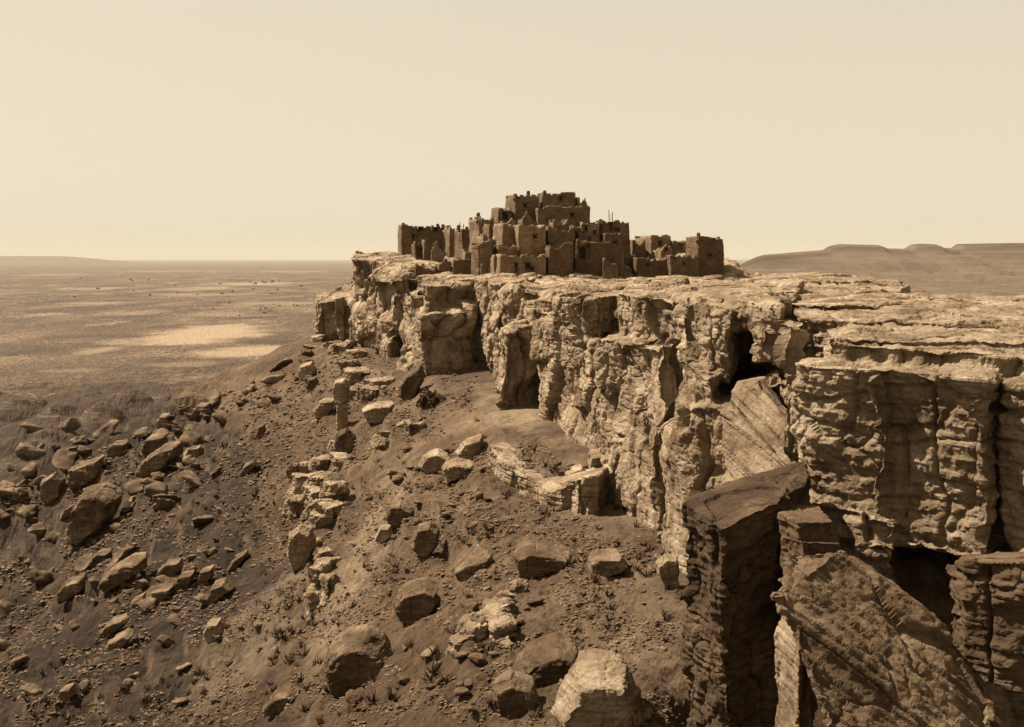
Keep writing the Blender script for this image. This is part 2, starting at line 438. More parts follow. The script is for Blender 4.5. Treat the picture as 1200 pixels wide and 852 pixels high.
# ------------------------------------------------------------------ the mesa
# far end and the mound that carries the village
def mesa_far():
    bm = bmesh.new()
    wblk(bm, [(-3.5, 167, -3.4), (4, 147, -3.3), (10, 139, -3.3), (40, 140, -3.6), (44, 200, -3), (20, 225, -3), (-18, 222, -3), (-24, 192, -2), (-13, 168, -3)], -19, 1.02)
    wblk(bm, [(-21, 184, -.2), (-16, 174, -1.6), (10, 172, -1.8), (36, 176, -2.6), (37, 186, .4), (30, 205, .4), (-15, 208, .4)], -4, 1.12)
    blk(bm, [(368, 205, 352), (394, 205, 352), (410, 214, 338), (376, 224, 344)], -24)
    blk(bm, [(393, 201, 350), (404, 201, 348), (410, 211, 345), (396, 211, 345)], -23, taper=.9)
    blk(bm, [(404, 203, 358), (432, 196, 350), (440, 200, 330), (430, 216, 322), (395, 222, 336)], -20, taper=1.1)
    blk(bm, [(409, 197, 372), (422, 190, 366), (440, 186, 376), (446, 192, 345), (420, 205, 340)], -22, taper=1.08)
    blk(bm, [(412, 191, 301), (433, 190, 304), (442, 200, 297), (416, 202, 298)], yb=318, taper=.7)
    blk(bm, [(420, 191, 315), (433, 190, 316), (441, 200, 316), (422, 202, 316)], yb=345, taper=1.1)
    blk(bm, [(432, 187, 304), (450, 184, 310), (480, 183, 303), (485, 200, 296), (436, 202, 295)], -12, taper=1.05)
    blk(bm, [(437, 188, 338), (462, 178, 334), (470, 185, 320), (430, 200, 325)], -20, taper=1.15)
    blk(bm, [(442, 180, 372), (460, 172, 380), (470, 176, 360), (445, 190, 350)], -20, taper=1.2)
    blk(bm, [(457, 173, 328), (478, 171, 325), (486, 182, 319), (458, 184, 320)], -12.5, taper=.9)
    blk(bm, [(470, 168, 352), (482, 163, 345), (490, 170, 338), (474, 176, 340)], -19, taper=1.05)
    blk(bm, [(487, 160, 330), (503, 153, 334), (545, 158, 336), (549, 164, 326), (550, 176, 321), (490, 176, 321)], -7.6, taper=.93)
    blk(bm, [(482, 157, 366), (498, 149, 370), (552, 154, 364), (556, 160, 352), (564, 175, 345), (484, 172, 350)], -20, taper=.98)
    blk(bm, [(474, 160, 400), (486, 155, 388), (494, 160, 370), (476, 170, 370)], -20, taper=1.0)
    blk(bm, [(569, 150, 328), (588, 141, 333), (640, 150, 324), (600, 172, 322)], -20, taper=1.0)
    blk(bm, [(588, 139, 348), (600, 134, 338), (624, 133, 342), (650, 140, 333), (600, 152, 328)], yb=382, taper=.72)
    blk(bm, [(600, 132, 352), (650, 124, 345), (680, 135, 332), (640, 150, 328)], -10)
    blk(bm, [(583, 122, 398), (592, 113, 388), (640, 118, 378), (660, 123, 371), (640, 140, 360), (596, 134, 376)], -20, taper=.98)
    # layered ledge above that buttress
    blk(bm, [(612, 128, 362), (655, 120, 362), (670, 130, 350), (620, 140, 350)], -9.5)
    make_rock('cliff', bm, .2, M_MASSIVE, seed=1, sc=1.5, amp=.7, strata=.4, cell=1.1, lump=.55, blk_amp=1.6, joints=1.4, topk=.4, warp=.9, lean=.15).__setitem__('kind', 'structure')

def mesa_mid():
    bm = bmesh.new()
    # capping sheet towards the right
    wblk(bm, [(6, 118, -3.2), (9.5, 90, -3.3), (17, 68, -3.6), (26, 62, -3.4), (40, 70, -4.2), (44, 150, -3.5), (10, 150, -3.4)], -18, .97)
    blk(bm, [(658, 99, 352), (684, 95, 351), (694, 106, 340), (660, 112, 338)], yb=386, taper=.95)
    blk(bm, [(687, 91, 353), (722, 94, 346), (738, 104, 340), (692, 106, 338)], yb=389, taper=.95)
    blk(bm, [(632, 105, 380), (668, 97, 386), (704, 93, 386), (722, 105, 374), (650, 118, 370)], yb=416, taper=.97)
    blk(bm, [(639, 107, 404), (664, 97, 412), (700, 86, 418), (724, 100, 402), (660, 120, 395)], -20, taper=.98, dx=-.3)
    blk(bm, [(694, 88, 416), (706, 84, 396), (748, 76, 399), (795, 90, 385), (735, 106, 380)], -20, taper=.99, dx=-.6)
    blk(bm, [(722, 88, 342), (760, 79, 346), (798, 72, 352), (835, 85, 334), (745, 110, 328)], yb=396, taper=.97)
    blk(bm, [(750, 76, 404), (788, 69, 402), (815, 73, 398), (800, 92, 385)], -20, taper=1.0, dx=-.5)
    blk(bm, [(796, 68, 404), (806, 64.5, 420), (846, 61, 446), (866, 75, 410), (812, 85, 395)], -20, taper=.98, dx=-.4)
    blk(bm, [(789, 70, 379), (806, 69, 379), (809, 74, 374), (791, 75, 374)], yb=402)
    # rough overhanging mass and its cap ledges
    blk(bm, [(800, 67, 356), (848, 62, 356), (868, 61, 362), (880, 75, 340), (825, 92, 332)], yb=442, taper=.8, dx=-.3)
    blk(bm, [(806, 70, 348), (850, 64, 348), (915, 58, 358), (950, 80, 332), (830, 95, 328)], -4.1, taper=.97)
    blk(bm, [(885, 60, 385), (905, 57, 383), (925, 60, 372), (895, 66, 368)], yb=425)
    blk(bm, [(914, 53, 379), (938, 51, 377), (944, 54, 371), (920, 57, 372)], yb=445, taper=1.0)
    blk(bm, [(925, 52, 424), (968, 50, 420), (990, 60, 400), (940, 62, 405)], -10)
    # the two inclined slabs below the notch
    hull(bm, [P(884, 446, 57.5), P(930, 444, 55), P(940, 500, 53), P(934, 500, 54), P(900, 440, 66), P(960, 440, 64), P(960, 520, 62)])
    # floor at the back of the notch
    wblk(bm, [(10, 62, -8.4), (16, 54, -7.4), (24, 50, -7), (26, 70, -6), (12, 78, -8)], -18)
    make_rock('cliff', bm, .11, M_MASSIVE, seed=2, sc=1.0, amp=.85, strata=.2, cell=1.9, lump=.4, blk_amp=2.0, fine=.7, joints=1.6, topk=.4, warp=.7, lean=.35).__setitem__('kind', 'structure')

def mesa_near():
    bm = bmesh.new()
    # great blocks of the right-hand face
    blk(bm, [(931, 46.2, 430), (945, 45.3, 428), (1034, 42.9, 434), (1060, 52, 400), (940, 58, 412)], yb=612, taper=.97)
    blk(bm, [(1037, 43.3, 432), (1150, 40.2, 444), (1158, 40.9, 446), (1200, 50, 410), (1045, 52, 402)], yb=645, taper=.98)
    blk(bm, [(1167, 41, 448), (1260, 38, 456), (1290, 50, 420), (1185, 50, 418)], yb=690)
    # upper ledges, each set further back
    blk(bm, [(972, 46.5, 404), (1040, 45.5, 406), (1110, 44.5, 410), (1290, 42, 424), (1340, 60, 380), (990, 60, 372)], -4.6, taper=1.0)
    blk(bm, [(960, 50, 395), (1000, 48.5, 392), (1110, 47.5, 396), (1300, 46, 404), (1360, 70, 362), (985, 75, 350)], -5)
    blk(bm, [(935, 56, 372), (1000, 54, 374), (1060, 55, 376), (1300, 54, 385), (1340, 80, 352), (960, 85, 340)], -5)
    blk(bm, [(900, 66, 352), (960, 62, 356), (1040, 62, 358), (1150, 66, 368), (1200, 70, 368), (1160, 90, 350), (930, 98, 334)], -5)
    blk(bm, [(880, 82, 338), (950, 76, 344), (1040, 78, 342), (1062, 84, 338), (1050, 112, 326), (900, 118, 328)], -5)
    blk(bm, [(885, 98, 331), (950, 92, 330), (1010, 92, 330), (1050, 98, 334), (1040, 112, 329), (1000, 120, 321.5), (930, 122, 322.5), (880, 125, 327)], -5)
    blk(bm, [(1060, 72, 352), (1120, 72, 360), (1156, 74, 368), (1154, 80, 364), (1075, 88, 344)], -5)
    # body behind and below
    wblk(bm, [(14, 54, -6), (17, 47, -6), (26, 44, -6), (44, 44, -6), (46, 90, -4.6), (20, 95, -5)], -20, 1.0)
    wblk(bm, [(14.5, 47, -12), (19, 44.5, -13), (30, 42, -13), (30, 56, -12), (14, 56, -11)], -21, 1.05)
    # broken courses under the first block
    blk(bm, [(945, 45, 592), (1000, 42.5, 604), (1046, 42, 612), (1050, 48, 600), (960, 50, 590)], yb=660, taper=.98)
    blk(bm, [(990, 41.5, 636), (1044, 41, 640), (1052, 46, 630), (1000, 48, 625)], yb=730)
    make_rock('cliff', bm, .085, M_ROCK, seed=3, sc=.9, amp=.75, joints=.8, strata=.8, cell=1.2, lump=.7, topk=.3, warp=.4, fine=1.2).__setitem__('kind', 'structure')

mesa_far(); mesa_mid(); mesa_near()

# ------------------------------------------------------------------ fallen blocks and boulders
def rock_thing(name, label, cat, bm, voxel, mat, group=None, **k):
    o = make_rock(name, bm, voxel, mat, **k)
    return tag(o, label, cat, group)

bm = bmesh.new()
hull(bm, [P(855, 464, 57), P(866, 446, 57), P(886, 447, 56), P(934, 506, 53), P(936, 548, 52), P(918, 545, 52.5), P(868, 446, 61), P(900, 440, 61), P(955, 520, 60), P(950, 600, 58), P(860, 530, 62)])
rock_thing('fallen_slab', 'upper one of two pale parallel slabs leaning under the dark notch', 'rock', bm, .08, M_DIP, seed=41, sc=.7, amp=.5, tilt=1.0, joints=.2, blk_amp=.3, lump=.4, fine=.5, lat=.3)
bm = bmesh.new()
hull(bm, [P(846, 478, 56), P(864, 484, 55), P(924, 546, 50.8), P(918, 620, 50.5), P(848, 640, 54), P(870, 478, 60), P(936, 556, 56), P(850, 640, 60)])
rock_thing('fallen_slab', 'lower one of two pale parallel slabs leaning under the dark notch', 'rock', bm, .08, M_DIP, seed=42, sc=.7, amp=.5, tilt=1.0, joints=.2, blk_amp=.3, lump=.4, fine=.5, lat=.3)
bm = bmesh.new()
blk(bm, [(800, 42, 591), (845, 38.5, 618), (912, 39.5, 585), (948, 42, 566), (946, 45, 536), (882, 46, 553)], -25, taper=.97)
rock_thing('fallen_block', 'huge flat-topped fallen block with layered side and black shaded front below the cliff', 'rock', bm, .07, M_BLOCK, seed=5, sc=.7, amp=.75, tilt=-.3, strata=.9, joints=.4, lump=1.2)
bm = bmesh.new()
hull(bm, [P(922, 648, 36.5), P(984, 640, 36.5), P(1094, 722, 35.5), P(1166, 832, 34), P(1150, 920, 31.5), P(985, 890, 31.5), P(915, 700, 34.5),
          P(950, 652, 38.5), P(1000, 648, 38.5), P(1104, 734, 37.5), P(1176, 845, 35.5), P(1000, 880, 35), P(930, 720, 37.5)])
rock_thing('fallen_slab', 'great tilted sandstone slab with long bedding cracks sloping down to the lower right', 'rock', bm, .06, M_TILT, seed=6, sc=.8, amp=.7, tilt=.72, strata=1.8, joints=.4, blk_amp=.6, topk=.2, lump=.5, fine=.7, lat=.38, warp=.10)
bm = bmesh.new()
blk(bm, [(912, 39, 600), (935, 37.5, 612), (978, 38, 610), (960, 42, 592), (930, 42, 590)], yb=632, taper=.95)
rock_thing('rock_slab', 'thin flat slab with pointed right end propped beside the flat-topped block', 'rock', bm, .06, M_ROCKD, seed=7, sc=.5, amp=.4, tilt=-.2)
bm = bmesh.new()
blk(bm, [(914, 38.5, 628), (940, 37, 634), (985, 37.5, 636), (980, 41, 626), (930, 41, 622)], yb=668, taper=.95)
rock_thing('rock_slab', 'cracked layered slab wedged under the thin pointed slab', 'rock', bm, .06, M_ROCKD, seed=8, sc=.5, amp=.4, tilt=.3)
bm = bmesh.new()
hull(bm, [P(922, 692, 37.5), P(944, 735, 35.5), P(936, 760, 35), P(934, 900, 34), P(912, 880, 36), P(911, 745, 37), P(930, 692, 39.5), P(950, 740, 38.5), P(945, 900, 37.5), P(915, 900, 38.5)])
rock_thing('rock_pillar', 'narrow upright sunlit rock splinter between the black gap and the tilted slab', 'rock', bm, .06, M_ROCK, seed=9, sc=.5, amp=.4)
bm = bmesh.new()
blk(bm, [(1112, 38.5, 668), (1130, 37, 657), (1260, 35, 660), (1260, 43, 640), (1130, 43, 645)], yb=775, taper=1.05)
rock_thing('boulder', 'blocky cracked boulder below the right-hand cliff block at the picture edge', 'boulder', bm, .07, M_ROCKD, seed=10, sc=.7, amp=.6)
# low cliff of the middle ledge
bm = bmesh.new()
for a in ([(571, 93, 520), (585, 88.5, 540), (606, 86, 549), (640, 96, 530), (600, 100, 515)], [(603, 86.5, 547), (622, 83, 560), (634, 81.5, 568), (668, 88, 548), (630, 95, 535)],
          [(628, 82.5, 563), (640, 79, 578), (662, 78, 572), (690, 82, 556), (650, 88, 550)], [(655, 79.5, 566), (676, 77, 562), (700, 77, 556), (715, 82, 545), (670, 86, 550)]):
    blk(bm, a, -21, taper=1.0)
rock_thing('ledge_cliff', 'low fluted cliff edge of the middle ledge, dark stained and capped with rubble', 'cliff', bm, .1, M_ROCK, seed=14, sc=.7, amp=.6, joints=1.3)

def pillow(bm, outline, Y, depth, sh=.55, lean=0.0):
    n = len(outline); cx = sum(p[0] for p in outline)/n; cy = sum(p[1] for p in outline)/n
    pts = [P(a, b, Y) for a, b in outline]
    for s in (-1, 1):
        for a, b in outline:
            q = P(cx+(a-cx)*sh, cy+(b-cy)*sh, Y); q.y += s*depth/2; q.z += (.15 if s > 0 else -.02)*depth
            pts.append(q)
    hull(bm, pts)

def big_boulder(label, outline, base=None, depth=None, mat=None, sh=.6, vox=None, name='boulder', seed=None, amp=.55, **k):
    xs = [p[0] for p in outline]; ys = [p[1] for p in outline]
    b = base or (sum(xs)/len(xs), max(ys)-.12*(max(ys)-min(ys)))
    h = hit(*b); w = (max(xs)-min(xs))*h.y/F
    bm = bmesh.new(); D = depth or w*.75
    pillow(bm, outline, h.y+D*.25, D, sh+.12)
    sd = seed if seed is not None else int(sum(xs)) % 97
    return rock_thing(name, label, 'boulder', bm, vox or max(.05, w/42), mat or M_BOULD, seed=sd, sc=max(.25, w/6.5), amp=amp, joints=.2, strata=.7, blk_amp=.9, cell=.8, **k)

BIG = [
 ('large dark rounded boulder alone near the bottom, its underside in deep shade', [(376, 778), (384, 758), (402, 747), (430, 741), (452, 755), (463, 770), (452, 792), (430, 806), (400, 811), (384, 803)], .62, M_BOULD),
 ('pale angular rock with a steep ridge at the bottom edge', [(640, 835), (668, 800), (672, 780), (700, 776), (735, 782), (752, 810), (767, 838), (700, 860), (650, 860)], .6, M_ROCK),
 ('wide pale slab leaning just behind the angular bottom rock', [(598, 786), (620, 768), (655, 756), (676, 762), (684, 778), (655, 790), (620, 800)], .7, M_BOULD),
 ('dark striped boulder at the foot of the leaning slab', [(578, 830), (576, 800), (598, 790), (628, 800), (634, 822), (614, 838), (590, 840)], .6, M_BOULD),
 ('pair-topped rounded brown boulder on the open middle slope', [(458, 706), (470, 690), (500, 682), (518, 688), (516, 704), (502, 724), (478, 732), (462, 722)], .65, M_BOULD),
 ('long shaded slab lying on the path slope above the rounded brown boulder', [(530, 668), (545, 657), (575, 650), (580, 656), (560, 664), (550, 677), (535, 678)], .7, M_BOULD),
 ('broad dark block with long black shadow at the ledge lip', [(600, 648), (618, 640), (645, 643), (672, 650), (660, 660), (640, 668), (612, 678), (602, 670)], .7, M_BOULD),
 ('tan loaf-shaped boulder on the bare lower ledge', [(688, 656), (700, 650), (728, 650), (736, 660), (726, 670), (700, 675), (688, 668)], .7, M_ROCK),
 ('white sunlit boulder half hidden behind the flat-topped block', [(768, 660), (780, 650), (794, 652), (798, 690), (784, 696), (770, 676)], .7, M_ROCK),
 ('dark upright boulder beside a small pale one on the rubble slope', [(482, 630), (488, 616), (505, 612), (517, 620), (517, 636), (505, 652), (490, 655), (483, 645)], .65, M_BOULD),
 ('small pale boulder at the foot of the dark upright boulder', [(438, 630), (446, 616), (458, 616), (460, 628), (450, 636), (440, 638)], .65, M_ROCK),
 ('dark rock mass with rubble heap on the slope above the small pale boulder', [(450, 606), (456, 590), (470, 587), (486, 596), (484, 612), (470, 618), (454, 618)], .65, M_BOULD),
 ('upright pale block with black face, nearest of three beside the ledge cliff', [(532, 530), (545, 516), (566, 509), (569, 535), (555, 540), (536, 541)], .6, M_ROCK),
 ('tilted pale slab leaning left of the upright pale block', [(490, 546), (500, 532), (514, 528), (528, 536), (520, 552), (502, 558)], .7, M_ROCK),
 ('small flat-topped block below the tilted pale slab', [(518, 546), (534, 541), (556, 544), (545, 556), (522, 566)], .7, M_ROCK),
 ('long leaning boulder resting against the rise left of the big buttress', [(465, 452), (478, 436), (494, 426), (499, 440), (490, 466), (476, 474), (466, 464)], .6, M_BOULD),
 ('rounded mushroom cap of the rock pillar', [(389, 458), (392, 446), (404, 443), (411, 452), (410, 470), (400, 475), (390, 470)], .7, M_ROCK),
 ('lens-shaped boulder left of the mushroom pillar', [(367, 482), (376, 469), (392, 468), (392, 478), (380, 490), (369, 490)], .7, M_ROCK),
 ('pointed dark boulder split by a pale plate below the mushroom pillar', [(390, 520), (396, 506), (406, 501), (418, 514), (420, 524), (408, 536), (396, 536)], .65, M_BOULD),
 ('dark shelf rock with pale crest right of the mushroom pillar', [(424, 480), (440, 474), (462, 472), (460, 486), (448, 497), (432, 496)], .7, M_ROCK),
 ('tall pale boulder with black side at the broken rim', [(336, 650), (338, 626), (352, 614), (366, 620), (372, 640), (362, 662), (344, 672)], .65, M_ROCK),
 ('pointed pale boulder alone on the lower talus', [(238, 740), (244, 728), (258, 726), (266, 738), (258, 752), (244, 754)], .65, M_ROCK),
 ('brightest white boulder at the top of the left boulder field', [(182, 496), (188, 486), (198, 485), (204, 494), (196, 500), (185, 501)], .65, M_ROCK),
 ('largest dark slab of the left boulder field, tilted upward to the right', [(160, 556), (168, 540), (190, 524), (212, 518), (214, 530), (195, 546), (172, 560)], .65, M_BOULD),
 ('wide grey boulder with pitted top behind the largest dark slab', [(166, 526), (174, 512), (196, 508), (204, 520), (190, 532), (172, 536)], .7, M_BOULD),
 ('flat pale-topped boulder left of the pitted one', [(126, 526), (134, 518), (150, 518), (148, 530), (136, 538), (127, 534)], .7, M_BOULD),
 ('squat boulder right of the largest dark slab', [(214, 536), (222, 524), (236, 522), (236, 534), (226, 544), (216, 545)], .7, M_BOULD),
 ('dark wedge boulder on the crest under the far plain', [(222, 486), (232, 474), (246, 472), (248, 482), (236, 490), (224, 492)], .7, M_BOULD),
 ('massive black rock pile standing at the left edge of the slope', [(78, 620), (84, 592), (100, 570), (124, 566), (146, 578), (138, 602), (118, 626), (96, 642), (82, 640)], .6, M_BOULD),
 ('square boulder above the massive black rock pile', [(80, 566), (82, 548), (104, 540), (122, 534), (120, 554), (108, 566), (92, 572)], .65, M_BOULD),
 ('blocky dark boulder at the far left margin', [(46, 580), (50, 562), (66, 552), (78, 562), (76, 582), (60, 592)], .65, M_BOULD),
 ('long thick slab with pale upper edge below the black rock pile', [(116, 686), (122, 674), (150, 656), (172, 652), (173, 664), (150, 680), (126, 694)], .65, M_BOULD),
 ('low pale slab just above the long thick slab', [(102, 658), (116, 646), (130, 646), (130, 656), (116, 662), (104, 662)], .7, M_BOULD),
 ('brown slab left of the long thick slab', [(68, 694), (78, 682), (98, 676), (102, 686), (88, 698), (72, 706)], .7, M_BOULD),
 ('flat tan slab in the middle of the lower talus', [(186, 668), (196, 658), (212, 656), (214, 666), (204, 680), (190, 680)], .7, M_BOULD),
 ('slab with bright rim right of the flat tan slab', [(203, 684), (212, 673), (228, 670), (226, 680), (214, 692), (205, 692)], .7, M_BOULD),
 ('dark boulder right of the bright-rimmed slab', [(230, 686), (236, 668), (250, 664), (250, 674), (240, 688)], .7, M_BOULD),
 ('grey slab below the flat tan slab', [(172, 700), (180, 690), (204, 686), (202, 696), (188, 706), (175, 706)], .7, M_BOULD),
 ('dark twin-humped boulder on the lower talus', [(242, 704), (250, 686), (264, 680), (276, 688), (262, 698), (248, 708)], .7, M_BOULD),
 ('thin pale slab pointing uphill on the smooth talus', [(266, 668), (276, 654), (290, 645), (292, 650), (280, 664), (270, 670)], .7, M_BOULD),
 ('pale narrow slab high on the smooth talus', [(280, 556), (286, 546), (298, 539), (302, 543), (294, 553), (284, 559)], .7, M_BOULD),
 ('upright dark stone high on the smooth talus', [(300, 512), (303, 500), (310, 496), (312, 504), (306, 514)], .7, M_BOULD),
 ('upper dark slab of the pair low on the left slope', [(118, 740), (126, 730), (148, 722), (152, 726), (140, 738), (124, 746)], .7, M_BOULD),
 ('lower dark slab of the pair low on the left slope', [(124, 758), (130, 750), (150, 741), (156, 744), (148, 756), (132, 764)], .7, M_BOULD),
 ('shadowed boulder near the bottom left corner', [(68, 818), (72, 806), (86, 802), (90, 812), (80, 824), (70, 825)], .7, M_BOULD),
 ('tan slab at the bottom of the slope left of the large dark rounded boulder', [(306, 830), (320, 814), (340, 808), (350, 814), (340, 828), (320, 836)], .7, M_BOULD),
 ('dark boulder on the bare slope above the white crest rocks', [(358, 456), (362, 444), (370, 442), (374, 450), (368, 460)], .7, M_BOULD),
 ('pale boulder on the ridge line below the far mesa point', [(348, 438), (352, 428), (366, 424), (372, 434), (364, 444), (352, 446)], .7, M_ROCK),
 ('large shaded rock in the corner where the ledge meets the cliff', [(686, 548), (690, 532), (708, 529), (724, 532), (724, 552), (708, 560), (690, 560)], .7, M_ROCK),
 ('rounded pale rock at the right end of the ledge cliff', [(658, 562), (664, 552), (682, 546), (690, 554), (684, 566), (664, 572)], .7, M_ROCK),
]
for i, (lab, ol, sh, mt) in enumerate(BIG):
    kw = {}
    if 'mushroom cap' in lab: kw['base'] = (400, 505)
    o = big_boulder(lab, ol, sh=sh, mat=mt, seed=20+i, **kw)
# stalk of the mushroom rock
GR = np.random.default_rng(8)
gx = GR.uniform(0, 800, 1500); gy = GR.uniform(430, 850, 1500)
gk = (gy > 410+(372-gx)*.47) & ~((gx > 560) & (gy < 490+(gx-560)*.55)) & (fbm(gx/60, gy/40, 0*gx, 3, 95) > .05)
gh = hits(gx[gk], gy[gk]); gv, gf, go = [], [], 0
for q, p in enumerate(gh):
    if p[1] > 400: continue
    a = np.random.default_rng(q); k = 14; sz = a.uniform(.3, .95)
    d = a.normal(size=(k, 3))*[.5, .5, .25]+[0, 0, .7]; d /= np.linalg.norm(d, axis=1)[:, None]
    sd_ = np.cross(d, a.normal(size=(k, 3))); sd_ /= np.linalg.norm(sd_, axis=1)[:, None]
    b0 = p+a.normal(size=(k, 3))*[.1, .1, 0]*sz
    t = np.stack([b0-sd_*.06*sz, b0+sd_*.06*sz, b0+d*sz*a.uniform(.5, 1, k)[:, None]], 1).reshape(-1, 3)
    gv.append(t); gf.append(np.arange(k*3).reshape(k, 3)+go); go += k*3
tag(from_np('grass', np.concatenate(gv), np.concatenate(gf), M_LEAF, None, False), 'sparse dry grass tufts dotted over the slopes', 'grass', kind='stuff')
h0 = hit(400, 505); bm = bmesh.new()
hull(bm, [P(a, b, h0.y+dy) for a, b in [(395, 468), (407, 468), (405, 490), (408, 512), (396, 512), (394, 488)] for dy in (.3, 1.6)])
rock_thing('rock_pillar', 'thin rock stalk carrying the rounded mushroom cap', 'rock', bm, .09, M_ROCK, seed=77, sc=.5, amp=.4)

# broken rim of the second ledge
def rim(label, cols, seed, drop=3.5):
    bm = bmesh.new(); base = []
    for (px, py, wpx, hpx) in cols:
        h = hit(px, py); w = 1.7*wpx*h.y/F; t = h.z+hpx*h.y/F*.75
        c = Vector((h.x, h.y, 0)); r = random.Random(int(px*7+py))
        top = [(c.x+math.cos(a)*w*.5*r.uniform(.8, 1.1), c.y+math.sin(a)*w*.55*r.uniform(.8, 1.1), t+r.uniform(-.4, .3)) for a in [r.uniform(0, .6)+q*1.05 for q in range(6)]]
        wblk(bm, top, h.z-drop, r.uniform(.95, 1.25)); base.append(h)
    for a, b in zip(base, base[1:]):
        hull(bm, [q+Vector((i, j, k)) for q in (a, b) for i in (-.6, .6) for j in (-.6, .6) for k in (-drop+.1, -drop*.35)])
    return rock_thing('rock_outcrop', label, 'outcrop', bm, .11, M_ROCK, seed=seed, sc=.6, amp=1.0, strata=.5, lump=1.7, warp=.5)
rim('knobbly pale outcrop with a black cleft on the broken rim above the tall pale boulder', [(352, 556, 22, 18), (356, 574, 20, 22), (372, 566, 26, 16), (390, 588, 26, 26), (368, 592, 22, 26), (352, 600, 14, 20), (384, 610, 24, 22), (374, 618, 18, 14), (392, 528, 14, 14), (398, 542, 16, 14), (380, 546, 18, 14), (360, 628, 12, 16), (368, 640, 14, 18)], 81)
rim('crumbling outcrop lowest on the broken rim with a curved pale rib', [(376, 656, 16, 16), (382, 672, 18, 20), (372, 690, 12, 24), (366, 714, 10, 26), (386, 690, 14, 16)], 82)
rim('rough outcrop at the top of the slope behind the mushroom pillar', [(420, 446, 26, 14), (432, 462, 22, 12), (416, 462, 18, 14), (444, 452, 22, 12), (412, 434, 18, 14)], 83)
rim('jagged outcrop at the foot of the far mesa point', [(372, 400, 14, 8), (386, 408, 16, 8), (362, 410, 14, 7), (400, 412, 18, 10), (418, 418, 18, 8)], 84)
rim('stacked rubble ledge running down to the bottom edge beside the large dark boulder', [(578, 720, 20, 14), (566, 736, 22, 16), (552, 742, 22, 14), (590, 740, 20, 18), (596, 756, 18, 14), (540, 750, 20, 10)], 85, 2)

rim('broken rock rib running from the ledge lip down toward the bottom centre', [(652, 652, 16, 10), (638, 662, 18, 14), (622, 674, 18, 14), (608, 690, 18, 16), (596, 704, 20, 16)], 86, 2)
rim('shattered pale ledge left of the three pale blocks on the middle slope', [(470, 500, 16, 10), (486, 508, 16, 10), (452, 512, 16, 12), (440, 524, 14, 10)], 87, 2)

# templates of loose stones
def template(seed, flat, vox=.085):
    r = random.Random(seed); bm = bmesh.new()
    pts = []
    for i in range(13):
        v = Vector((r.gauss(0, 1), r.gauss(0, 1), r.gauss(0, 1))).normalized()
        m = max(abs(v.x), abs(v.y), abs(v.z)); v = v*(.55+.45/m*r.uniform(.75, 1))*.5
        pts.append(Vector((v.x, v.y*.8, v.z*flat)))
    hull(bm, pts)
    co, fi, no = remesh(bm, vox)
    x, y, z = (co*4).T
    co = co+no*(.05*fbm(x, y, z, 3, seed)+.03*vn(x*.5, y*.5, z*4, seed+3))[:, None]
    me_o = from_np('loose_stone', co, fi, M_BOULD); me = me_o.data
    bpy.data.objects.remove(me_o)
    return me, co, fi
TMP = [template(100+i, f, .07) for i, f in enumerate((.45, .6, .35, .7, .5, .4, .55, .3))]

def stone(px, py, wpx, label, group, r, mat=None):
    h = hit(px, py); s = wpx*h.y/F
    me = r.choice(TMP)[0]
    o = bpy.data.objects.new('rock', me); COL.objects.link(o)
    o.location = h+Vector((0, 0, s*.13))
    o.scale = (s*r.uniform(.9, 1.25), s*r.uniform(.8, 1.3), s*r.uniform(.7, 1.15))
    o.rotation_euler = (r.uniform(-.25, .25), -r.uniform(.1, .65) if px < 450 else r.uniform(-.3, .3), r.uniform(0, 6.28))
    return tag(o, label, 'rock', group)

ZONES = [
 # polygon-ish boxes (x0,y0,x1,y1), count, size range, label, group
 ((2, 505, 260, 600), 60, (12, 44), 'angular grey rock in the crowded boulder field at far left', 'rocks of the left boulder field'),
 ((190, 440, 365, 505), 34, (8, 30), 'pale rock strewn along the crest of the far talus', 'rocks along the talus crest'),
 ((2, 600, 250, 720), 44, (11, 40), 'brown slab-like rock scattered on the lower left talus', 'rocks on the lower left talus'),
 ((2, 720, 330, 845), 28, (10, 30), 'small dark rock on the bottom left slope', 'rocks on the bottom left slope'),
 ((230, 500, 350, 690), 14, (5, 13), 'lone stone on the smooth streaked talus', 'stones on the smooth talus'),
 ((440, 530, 575, 620), 30, (8, 22), 'rubble stone on the middle slope below the three pale blocks', 'stones on the middle slope'),
 ((400, 620, 600, 760), 24, (5, 12), 'small stone by the bare path across the slope', 'stones by the path'),
 ((640, 650, 780, 720), 16, (5, 14), 'stone strewn on the bare lower ledge', 'stones on the lower ledge'),
 ((545, 690, 640, 755), 24, (8, 24), 'angular rock tumbled along the rib below the ledge lip', 'rocks along the rib'),
 ((600, 545, 690, 575), 12, (7, 14), 'rubble stone heaped on top of the low ledge cliff', 'stones on the ledge cliff'),
 ((410, 750, 600, 838), 26, (10, 30), 'rubble rock heaped at the bottom centre', 'rocks heaped at the bottom centre'),
]
rr = random.Random(5)
for (x0, y0, x1, y1), n, (s0, s1), lab, grp in ZONES:
    for i in range(n):
        px, py = rr.uniform(x0, x1), rr.uniform(y0, y1)
        if x0 == 190: py = 404+(372-px)*.5+rr.uniform(2, 45)
        s = s0+(s1-s0)*rr.random()**1.4
        stone(px, py, s, lab, grp, rr)

